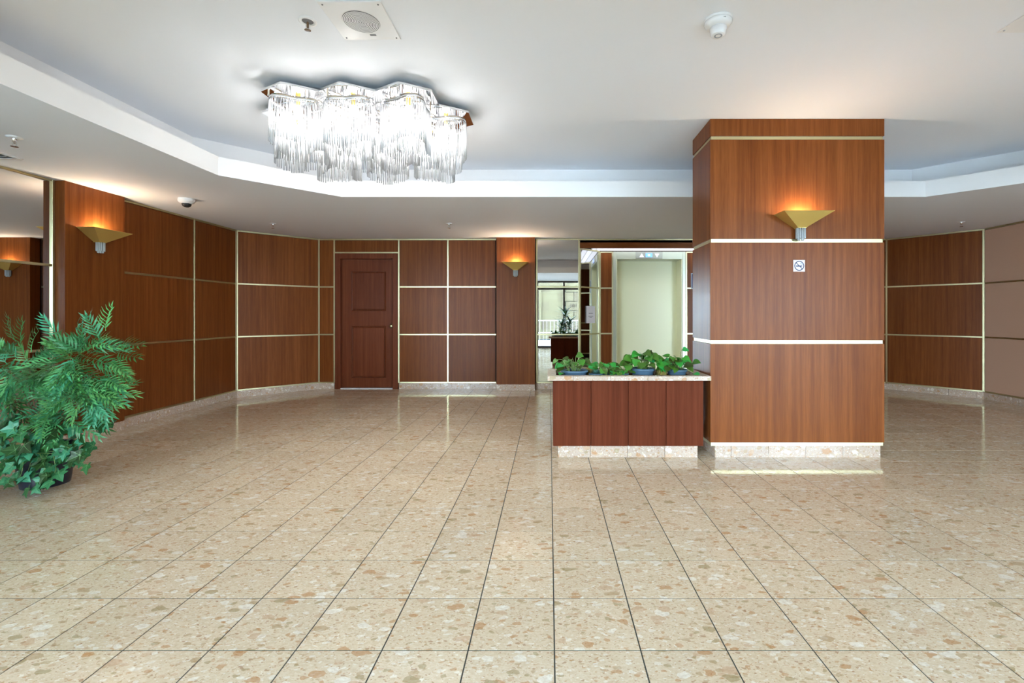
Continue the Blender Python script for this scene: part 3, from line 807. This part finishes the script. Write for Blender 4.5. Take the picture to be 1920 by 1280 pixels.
pothos(1077, 4.04, 0.712, 0.105, 0.115, 0.145, 20, 'pothos in shallow blue-grey pot, leftmost in the planter', 1, extra=((-0.15, -0.06, 0.20), (-0.11, -0.08, 0.09), (0.02, 0.0, 0.235)))
pothos(1136, 4.07, 0.698, 0.062, 0.10, 0.095, 15, 'small pothos between the shallow pot and the tallest bushy one', 2, leafs=(0.03, 0.045))
pothos(1205, 4.03, 0.730, 0.092, 0.145, 0.165, 30, 'bushiest pothos in ribbed blue-grey pot, centre right of the planter', 3, leafs=(0.04, 0.062))
pothos(1269, 4.02, 0.722, 0.075, 0.11, 0.145, 22, 'pothos at the column end of planter with one tall upright leaf', 4, leafs=(0.038, 0.06), extra=((0.055, 0.02, 0.285), (0.13, -0.02, 0.175), (-0.06, 0.02, 0.22), (0.12, -0.1, 0.09)))
# trailing pothos without visible pot, succulent, moss tufts
pothos(1166, 3.98, 0.690, 0.045, 0.05, 0.085, 14, 'low trailing pothos in front of the bushiest one', 5, leafs=(0.025, 0.04))
su = empty('succulent', ((1117-CX)*3.97/F_PX, 3.97, PFLOOR), 0, 'dark blue-green spiky succulent between two pothos', 'plant')
link('pot', pot_mesh(0.035, 0.045, 0.085, 'pot_blue', 1), su)
sl = leaf_mesh([(0, 0), (0.12, 0.1), (0.13, 0.5), (0, 1.0)], 'succulent', 0.3, -0.1)
for i in range(40):
    t = i/40; a = i*2.4; el = 0.15+1.2*t
    o = link('leaf', sl, su); orient(o, Vector((0.012*math.cos(a), 0.012*math.sin(a), 0.083)), Vector((math.cos(a)*math.cos(el), math.sin(a)*math.cos(el), math.sin(el))), Vector((0, 0, 1)), 0.045*(1.1-0.3*t))
def blob_mesh(r, mat, seed):
    rg = random.Random(seed); bm = bmesh.new(); bmesh.ops.create_icosphere(bm, subdivisions=3, radius=r)
    for v in bm.verts: v.co *= rg.uniform(0.84, 1.14); v.co.z *= 0.75
    return finish(bm, 'moss', mat)
for i, (px, y, lab) in enumerate(((1106, 4.10, 'brown moss clump beside the leftmost pothos'), (1241, 3.96, 'brown moss clump between the two right pothos'), (1239, 4.10, 'rear brown moss clump between the two right pothos'))):
    r_ = 0.045
    o = link('moss_clump', blob_mesh(r_, 'moss', i), None, ((px-CX)*y/F_PX, y, PFLOOR+0.071)); tag(o, lab, 'moss', 'moss clumps in the planter')
    o.scale = (1, 1, 1.75)

# floor plant ------------------------------------------------------------
FP = Vector((-3.53, 3.29, 0))
fp = empty('potted_fern', FP, 0, 'leafy green artificial fern and ivy in black pot on floor', 'plant')
link('pot', pot_mesh(0.125, 0.155, 0.27, 'pot_navy'), fp)
link('potting_soil', lathe_mesh([(0.15, 0.235), (0.08, 0.245), (0, 0.248)], 16, 'soil'), fp)
def W(px, py, y): return Vector(((px-CX)*y/F_PX, y, H-(py-CY)*y/F_PX))-FP
rg = random.Random(21)
clusters = [  # centre px, py, depth, radius x, y, z, count
    (160, 684, 3.24, 0.205, 0.24, 0.21, 70), (60, 694, 3.28, 0.22, 0.25, 0.16, 42), (-30, 710, 3.34, 0.24, 0.26, 0.22, 34),
    (168, 738, 3.20, 0.14, 0.2, 0.11, 32), (130, 780, 3.20, 0.11, 0.18, 0.10, 18), (20, 752, 3.25, 0.20, 0.2, 0.08, 18)]
nsp = 0
def sprig(pos, d, size, which=None):
    o = link('sprig', rg.choice(sprig_me) if which is None else sprig_me[which], fp)
    orient(o, pos, d, Vector((rg.uniform(-.6, .6), -0.9+rg.uniform(-.4, .4), 0.7)), size)
for px, py, y, rx, ry, rz_, cnt in clusters:
    c = W(px, py, y)
    base = Vector((rg.uniform(-.04, .04), rg.uniform(-.04, .04), 0.245))
    for i in range(3):
        e = c+Vector((rg.uniform(-rx, rx)*.6, rg.uniform(-ry, ry)*.6, rg.uniform(-rz_, rz_)*.6))
        m_ = (base+e)/2+Vector((0, 0, 0.08))
        tube('stem', [base, (base+m_)/2+Vector((0, 0, .03)), m_, (m_+e)/2+Vector((0, 0, .03)), e], 0.006, 0.003, 'stem_brown', fp, 5)
    for i in range(cnt):
        u = Vector((rg.gauss(0, 1), rg.gauss(0, 1)-0.35, rg.gauss(0, 1))); u.normalize()
        q = rg.uniform(0.35, 1.0)**0.6
        pos = c+Vector((u.x*rx*q, u.y*ry*q, u.z*rz_*q))
        d = Vector((u.x*1.0, u.y*0.7, u.z*0.8-0.25))+Vector((rg.uniform(-.6, .6), rg.uniform(-.4, .4), rg.uniform(-.45, .3)))
        sprig(pos-d.normalized()*0.05, d, rg.uniform(0.13, 0.185))
for px, py, dx_, dz_ in ((205, 600, 0.25, 1), (190, 615, -0.2, 1), (225, 640, 1, -0.1), (120, 610, -0.5, 0.7), (150, 600, 0.5, 0.6), (35, 620, -0.3, 1), (65, 640, 0.2, 1), (45, 628, 0.1, 0.9), (15, 640, -0.4, 0.9), (212, 660, 1, -0.3), (232, 625, 0.9, 0.1), (205, 690, 0.8, -0.2), (78, 655, 0.5, 0.8), (100, 640, 0.4, .7)):
    sprig(W(px-6, py+20, 3.2), (dx_, -0.3, dz_), 0.15)
def ivy(pos, d, size, up=None):
    o = link('ivy_leaf', rg.choice(ivy_me), fp)
    orient(o, pos, d, up or Vector((rg.uniform(-.5, .5), -1.0, rg.uniform(0.1, 0.9))), size)
for i in range(105):
    a = rg.uniform(-PI, PI); q = rg.uniform(0.3, 1)
    x = 0.33*q*math.cos(a)+0.03; z = 0.36+0.17*q*math.sin(a)
    y = -0.22*math.sqrt(max(0, 1.05-q*q))+rg.uniform(-.05, .05)
    if i % 5 == 0: y = -y
    ivy(Vector((x, y, z)), Vector((rg.uniform(-1, 1), -0.4, rg.uniform(-1, 0.1))), rg.uniform(0.065, 0.095))
# trailing runners with leaves, down the pot and out over the floor
runs = [[(45, 850), (42, 880), (35, 905), (15, 905)], [(75, 850), (85, 880), (75, 905), (60, 915)], [(100, 850), (105, 880), (95, 905), (80, 918)],
        [(115, 845), (130, 860), (140, 868), (158, 876)], [(120, 835), (140, 845), (150, 850), (158, 856)], [(60, 840), (58, 865), (52, 885), (62, 893)], [(90, 840), (80, 868), (100, 878), (112, 888)], [(20, 850), (15, 870), (20, 880), (12, 882)]]
for k_, run in enumerate(runs):
    P = [W(px, py, 3.08+0.01*k_) for px, py in run]
    for p in P: p.z = max(p.z, 0.03)
    tube('vine', [Vector((0.05*(k_-3.5)*.6, -0.13, 0.26))]+P, 0.003, 0.002, 'stem_green', fp, 4)
    for i in range(9):
        t = i/8*(len(P)-1); j = min(int(t), len(P)-2); p = P[j].lerp(P[j+1], t-j)
        ivy(p+Vector((rg.uniform(-.045, .045), rg.uniform(-.03, .03), rg.uniform(0.0, .035))), Vector((rg.uniform(-1, 1), -0.5, rg.uniform(-.8, .2))), rg.uniform(0.05, 0.08))

# chandelier ------------------------------------------------------------
chx, chy = -1.42, 3.74
ch = empty('chandelier', (chx, chy, HIGH), 0, 'flush crystal rod chandelier of ten chrome hexagons under the tray ceiling', 'chandelier')
HS = 0.2305; HWd = HS*math.sqrt(3)/2
cent = [(-0.397+0.3985*i, -0.345) for i in range(3)]+[(-0.598+0.3985*i, 0.0) for i in range(4)]+[(-0.397+0.3985*i, 0.345) for i in range(3)]
hexp = [(HS*math.sin(PI/3*i), -HS*math.cos(PI/3*i)) for i in range(6)]
hex_me = prism_mesh([(x*0.998, y*0.998) for x, y in hexp], -0.062, -0.046, 'chrome')
mount_me = lathe_mesh([(0, -0.047), (0.07, -0.047), (0.07, 0.0), (0, 0.0)], 16, 'white_metal', False)
bulb_me = lathe_mesh([(0, -0.075), (0.018, -0.07), (0.03, -0.05), (0.028, -0.028), (0.016, 0.0), (0, 0.002)], 14, 'bulb_glow')
sock_me = lathe_mesh([(0, -0.05), (0.016, -0.05), (0.016, 0.0), (0, 0)], 10, 'gold_leaf')
rods_me = {}
def rod_mesh(L):
    k = round(L, 2)
    if k not in rods_me: rods_me[k] = lathe_mesh([(0.0, -k), (0.0036, -k+0.003), (0.0036, 0.0), (0.0, 0.001)], 6, 'rod_glass')
    return rods_me[k]
def ribbon(pts, z0, z1, name, mat, parent):
    bm = bmesh.new(); n = len(pts)
    a = [bm.verts.new((x, y, z0)) for x, y in pts]; b = [bm.verts.new((x, y, z1)) for x, y in pts]
    a2 = [bm.verts.new((x*0.97+cx_*.03, y*0.97+cy_*.03, z0)) for x, y in pts]; b2 = [bm.verts.new((x*0.97+cx_*.03, y*0.97+cy_*.03, z1)) for x, y in pts]
    for i in range(n):
        j = (i+1) % n
        bm.faces.new((a[i], a[j], b[j], b[i])); bm.faces.new((a2[i], a2[j], b2[j], b2[i])); bm.faces.new((a[i], a[j], a2[j], a2[i])); bm.faces.new((b[i], b[j], b2[j], b2[i]))
    return link(name, finish(bm, name, mat, True), parent)
restrod = bmesh.new(); nrod = 0
order = [0, 1, 2, 6, 3, 4, 5, 7, 8, 9]
for h in order:
    cx_, cy_ = cent[h]; ph = 0.4+h*1.3
    link('hexagon_plate', hex_me, ch, (cx_, cy_, 0)); link('mount', mount_me, ch, (cx_, cy_, 0))
    curve = []
    for i in range(72):
        t = 2*PI*i/72; r = 0.160+0.032*math.cos(3*t+ph)
        curve.append((cx_+r*math.cos(t), cy_+r*math.sin(t)))
    ribbon(curve, -0.125, -0.095, 'wavy_band', 'chrome', ch)
    for i in range(4):
        t = PI/4+PI/2*i; q = curve[int(t/(2*PI)*72)]
        link('band_bracket', box_mesh(0.012, 0.004, 0.045, 'chrome'), ch, (q[0], q[1], -0.08), (0, 0, t))
    so = link('socket', sock_me, ch, (cx_, cy_, -0.062))
    link('bulb', bulb_me, ch, (cx_, cy_, -0.112))
    point('chandelier_light', (cx_, cy_, -0.22), CHANDELIER_W, (1.0, 0.97, 0.93), 0.05, ch)
    nr = 64
    pts = []
    for i in range(nr):
        t = 2*PI*i/nr; r = 0.160+0.032*math.cos(3*t+ph)
        pts.append((cx_+r*math.cos(t), cy_+r*math.sin(t), -0.118, 0.305+0.030*round(2*math.cos(2*t+ph*2))/2))
    for i in range(14):
        t = 2*PI*i/14; pts.append((cx_+0.075*math.cos(t), cy_+0.075*math.sin(t), -0.10, 0.345))
    for (x, y, z, L) in pts:
        if nrod < 300:
            link('glass_rod', rod_mesh(L), ch, (x, y, z)); nrod += 1
        else: tube_bm(restrod, [(x, y, z), (x, y, z-L)], 0.0036, 0.0036, 6)
o = link('glass_rods', finish(restrod, 'glass_rods', 'rod_glass', True), ch); tag(o, kind='stuff')

# ceiling fittings ------------------------------------------------------
sp = empty('ceiling_speaker', (-1.036, 2.588, HIGH), 0, 'square white ceiling speaker with round perforated grille', 'speaker')
box('cover_plate', (-0.166, -0.168, -0.008), (0.166, 0.168, 0.0), 'white_metal', sp, 0.003)
gr = link('grille', lathe_mesh([(0.0, -0.010), (0.094, -0.010), (0.098, -0.008)], 40, 'grey_hole', False), sp)
for i in range(12):
    bm = bmesh.new(); r = 0.008*i+0.004; n = 40
    A = [bm.verts.new((r*math.cos(2*PI*k/n), r*math.sin(2*PI*k/n), -0.0112)) for k in range(n)]
    B = [bm.verts.new(((r+0.0045)*math.cos(2*PI*k/n), (r+0.0045)*math.sin(2*PI*k/n), -0.0112)) for k in range(n)]
    for k in range(n): bm.faces.new((A[k], A[(k+1) % n], B[(k+1) % n], B[k]))
    link('grille_ring', finish(bm, 'grille_ring', 'white_metal'), gr)
for a in (-1, 1):
    for b in (-1, 1): link('screw', lathe_mesh([(0, -0.011), (0.004, -0.011), (0.005, -0.008)], 8, 'grey_hole'), sp, (a*0.145, b*0.147, 0))
link('maker_plate', box_mesh(0.034, 0.012, 0.002, 'grey_hole'), sp, (0.02, 0.118, -0.009))
def sprinkler(loc, label, size=1.0, recessed=False):
    s = empty('sprinkler', loc, 0, label, 'sprinkler', 'ceiling sprinklers')
    s.scale = (size,)*3
    if recessed:
        link('cup', lathe_mesh([(0.047, 0), (0.047, -0.005), (0.034, -0.008), (0.030, -0.002), (0.0, -0.001)], 24, 'white_metal'), s)
        link('cup_inside', lathe_mesh([(0.029, -0.0035), (0, -0.003)], 20, 'grey_hole'), s)
        link('glass_bulb', lathe_mesh([(0, -0.045), (0.006, -0.04), (0.006, -0.01), (0, -0.003)], 8, 'rust' if 'rust' in MATS else 'stem_brown'), s)
    else:
        link('escutcheon', lathe_mesh([(0.034, 0), (0.034, -0.003), (0.014, -0.008), (0.0, -0.008)], 20, 'white_metal'), s)
        link('body', lathe_mesh([(0.010, -0.006), (0.010, -0.02), (0.004, -0.022), (0.004, -0.036), (0, -0.036)], 10, 'chrome'), s)
    link('frame_arm', box_mesh(0.003, 0.004, 0.03, 'chrome'), s, (0.011, 0, -0.035)); link('frame_arm', box_mesh(0.003, 0.004, 0.03, 'chrome'), s, (-0.011, 0, -0.035))
    link('deflector', lathe_mesh([(0, -0.05), (0.017, -0.05), (0.017, -0.052), (0, -0.053)], 12, 'chrome', False), s)
    return s
sprinkler((-1.333, 2.589, HIGH), 'recessed sprinkler with white cup beside the square ceiling speaker', 1.0, True)
sprinkler((-3.66, 3.211, LOW), 'sprinkler on low ceiling above the leafy floor plant', 1.25)
sprinkler((-3.68, 6.25, LOW), 'sprinkler on low ceiling in front of the angled back left wall', 1.2)
sprinkler((-1.335, 6.25, LOW), 'sprinkler on low ceiling in front of the back wall panels', 1.2)
sprinkler((5.39, 6.14, LOW), 'sprinkler on low ceiling right of the column', 1.2)
sm = empty('smoke_detector', (0.93, 2.585, HIGH), 0, 'white round smoke detector with conical nose on the ceiling', 'smoke detector')
link('base', lathe_mesh([(0.076, 0), (0.078, -0.008), (0.074, -0.012)], 36, 'white_plastic'), sm)
link('body', lathe_mesh([(0.072, -0.011), (0.073, -0.02), (0.062, -0.034), (0.044, -0.040), (0.0, -0.040)], 36, 'white_plastic'), sm)
link('nose', lathe_mesh([(0.038, -0.040), (0.046, -0.046), (0.038, -0.082), (0.034, -0.085), (0.0, -0.085)], 30, 'white_plastic'), sm)
link('nose_ring', lathe_mesh([(0.022, -0.0857), (0.018, -0.0865), (0.014, -0.0857)], 24, 'sign_grey'), sm)
link('indicator', box_mesh(0.012, 0.003, 0.004, 'grey_hole'), sm, (0.01, -0.069, -0.022))
ap = empty('access_panel', (2.563+0.17, 2.69-0.17, HIGH), 0, 'square white access panel on the ceiling right of the smoke detector', 'panel')
box('cover_plate', (-0.17, -0.17, -0.006), (0.17, 0.17, 0), 'white_metal', ap, 0.002)
for a in (-1, 1):
    for b in (-1, 1): link('screw', lathe_mesh([(0, -0.009), (0.004, -0.009), (0.005, -0.006)], 8, 'sign_grey'), ap, (a*0.148, b*0.148, 0))
dc = empty('dome_camera', (-3.81, 4.93, LOW), 0, 'white dome security camera on the low ceiling', 'camera')
link('housing', lathe_mesh([(0.074, 0), (0.076, -0.02), (0.072, -0.032), (0.056, -0.046), (0.046, -0.050), (0.0, -0.050)], 30, 'white_plastic'), dc)
link('dome', lathe_mesh([(0.044, -0.048), (0.043, -0.06), (0.034, -0.076), (0.018, -0.086), (0, -0.088)], 24, 'black'), dc)
av = empty('air_vent', (-4.27, 3.48, LOW), 0, 'white slotted air vent on low ceiling by the left mirror', 'vent')
box('backing', (-0.15, -0.165, -0.002), (0.15, 0.165, 0), 'black', av)
for lo, hi in (((-0.17, -0.18, -0.008), (-0.145, 0.18, 0)), ((0.145, -0.18, -0.008), (0.17, 0.18, 0)), ((-0.145, -0.18, -0.008), (0.145, -0.155, 0)), ((-0.145, 0.155, -0.008), (0.145, 0.18, 0))): box('frame_bar', lo, hi, 'white_metal', av)
for i in range(7): link('slat', box_mesh(0.29, 0.022, 0.003, 'white_metal'), av, (0, -0.135+i*0.045, -0.008), (0.5, 0, 0))

# front of the lobby, behind the camera: glazed wall, seen in the mirrors --------------
wf = empty('window_1', (0, FRONT_Y, 0), 0, 'glazed street front with dark bronze mullions behind the viewer', kind='structure')
mx = [LX]+[0.53+0.96*k for k in range(-5, 6)]+[RX]
for x in mx: box('mullion', (x-0.03, -0.06, 0), (x+0.03, 0.06, LOW), 'dark_bronze', wf)
for a, b in zip(mx, mx[1:]):
    for z0, z1 in ((0.0, 0.06), (2.09, 2.15), (LOW-0.05, LOW)): box('transom', (a+0.03, -0.05, z0), (b-0.03, 0.05, z1), 'dark_bronze', wf)
    for z0, z1 in ((0.06, 2.09), (2.15, LOW-0.05)): box('pane', (a+0.03, -0.004, z0), (b-0.03, 0.004, z1), 'pane_glass', wf)
wt = link('wall_front_sky_block', box_mesh(18, 0.1, 16, 'ceiling_paint'), None, (0.85, FRONT_Y-0.12, LOW+8.0)); tag(wt, 'unseen tower wall added to shade the building across the street', kind='structure')  # unseen high wall, added to keep sky light off the facade opposite
gd = link('ground', box_mesh(60, 30, 0.1, 'pavement'), None, (0.8, FRONT_Y-15.1, -0.1)); tag(gd, 'grey pavement outside the glazed front', kind='structure')
st = empty('stone_building', (0.8, -8.0, 0), 0, 'pale limestone building across the street, seen in the tall mirror', 'building')
box('joint_core', (-4.0, -1.0, 0), (4.0, -0.03, 6.0), 'limestone_joint', st)
rgb = random.Random(5)
for r in range(13):
    u = -4.0-(0.0 if r % 2 else 0.4)
    while u < 4.0:
        a, b = max(u, -4.0), min(u+0.8, 4.0)
        if b-a > 0.05 and not (r < 6 and -1.2 < (a+b)/2 < -0.1): box('stone_block', (a+0.014, -0.03, r*0.46+0.014), (b-0.014, rgb.choice((0.0, 0.004)), (r+1)*0.46-0.014), 'limestone', st)
        u += 0.8
for x in (-1.25, -0.1): box('door_jamb', (x-0.06, -0.02, 0), (x+0.06, 0.08, 2.6), 'limestone', st)
box('door_lintel', (-1.4, -0.02, 2.6), (0.05, 0.10, 2.78), 'limestone', st)
box('street_door', (-1.19, -0.04, 0), (-0.16, -0.01, 2.6), 'limestone', st)
tcu = bpy.data.curves.new('house_number', 'FONT'); tcu.body = '101'; tcu.size = 0.26; tcu.extrude = 0.01; tcu.align_x = 'CENTER'
tob = bpy.data.objects.new('tmp_text', tcu); COL.objects.link(tob)
bpy.context.view_layer.update()
tme = bpy.data.meshes.new_from_object(tob.evaluated_get(bpy.context.evaluated_depsgraph_get())); bpy.data.objects.remove(tob)
tme.materials.clear(); tme.materials.append(MATS['dark_bronze'])
link('house_number', tme, st, (0.38, 0.012, 1.55), (PI/2, 0, PI))
rl = empty('street_railing', (0.8, -4.2, 0), 0, 'white metal railing outside the glazed front, seen in the tall mirror', 'railing')
for z in (0.45, 0.95): box('rail', (-3.0, -0.02, z-0.02), (3.0, 0.02, z+0.02), 'rail_white', rl)
for i in range(41): box('baluster', (-3.0+i*0.15-0.008, -0.008, 0.0), (-3.0+i*0.15+0.008, 0.008, 0.95), 'rail_white', rl)

# dracaena behind the camera, seen in the tall mirror
da = empty('potted_dracaena', (0.56, -1.25, 0), 0, 'dark dracaena plant by the window, seen in the tall mirror', 'plant')
link('pot', pot_mesh(0.15, 0.19, 0.36, 'pot_navy'), da)
link('potting_soil', lathe_mesh([(0.18, 0.31), (0, 0.325)], 16, 'soil'), da)
dl = leaf_mesh([(0, 0), (0.05, 0.1), (0.075, 0.4), (0.05, 0.75), (0, 1.0)], 'dracaena_green', 0.2, 0.5)
rd = random.Random(3)
for s_, (sx, sy, sh) in enumerate(((0.0, 0.0, 1.25), (0.14, 0.03, 0.95), (-0.13, -0.04, 0.85))):
    tube('trunk', [(sx*.3, sy*.3, 0.31), (sx*.7, sy*.7, sh*.6), (sx, sy, sh)], 0.018, 0.012, 'stem_brown', da, 6)
    for i in range(40):
        a = i*2.4+s_; el = 1.25-1.5*(1-i/40); zz_ = sh-0.45*(1-i/40)
        o = link('leaf', dl, da); orient(o, Vector((sx, sy, zz_)), Vector((math.cos(a)*math.cos(el), math.sin(a)*math.cos(el), math.sin(el))), Vector((0, 0, 1)), rd.uniform(0.32, 0.46))
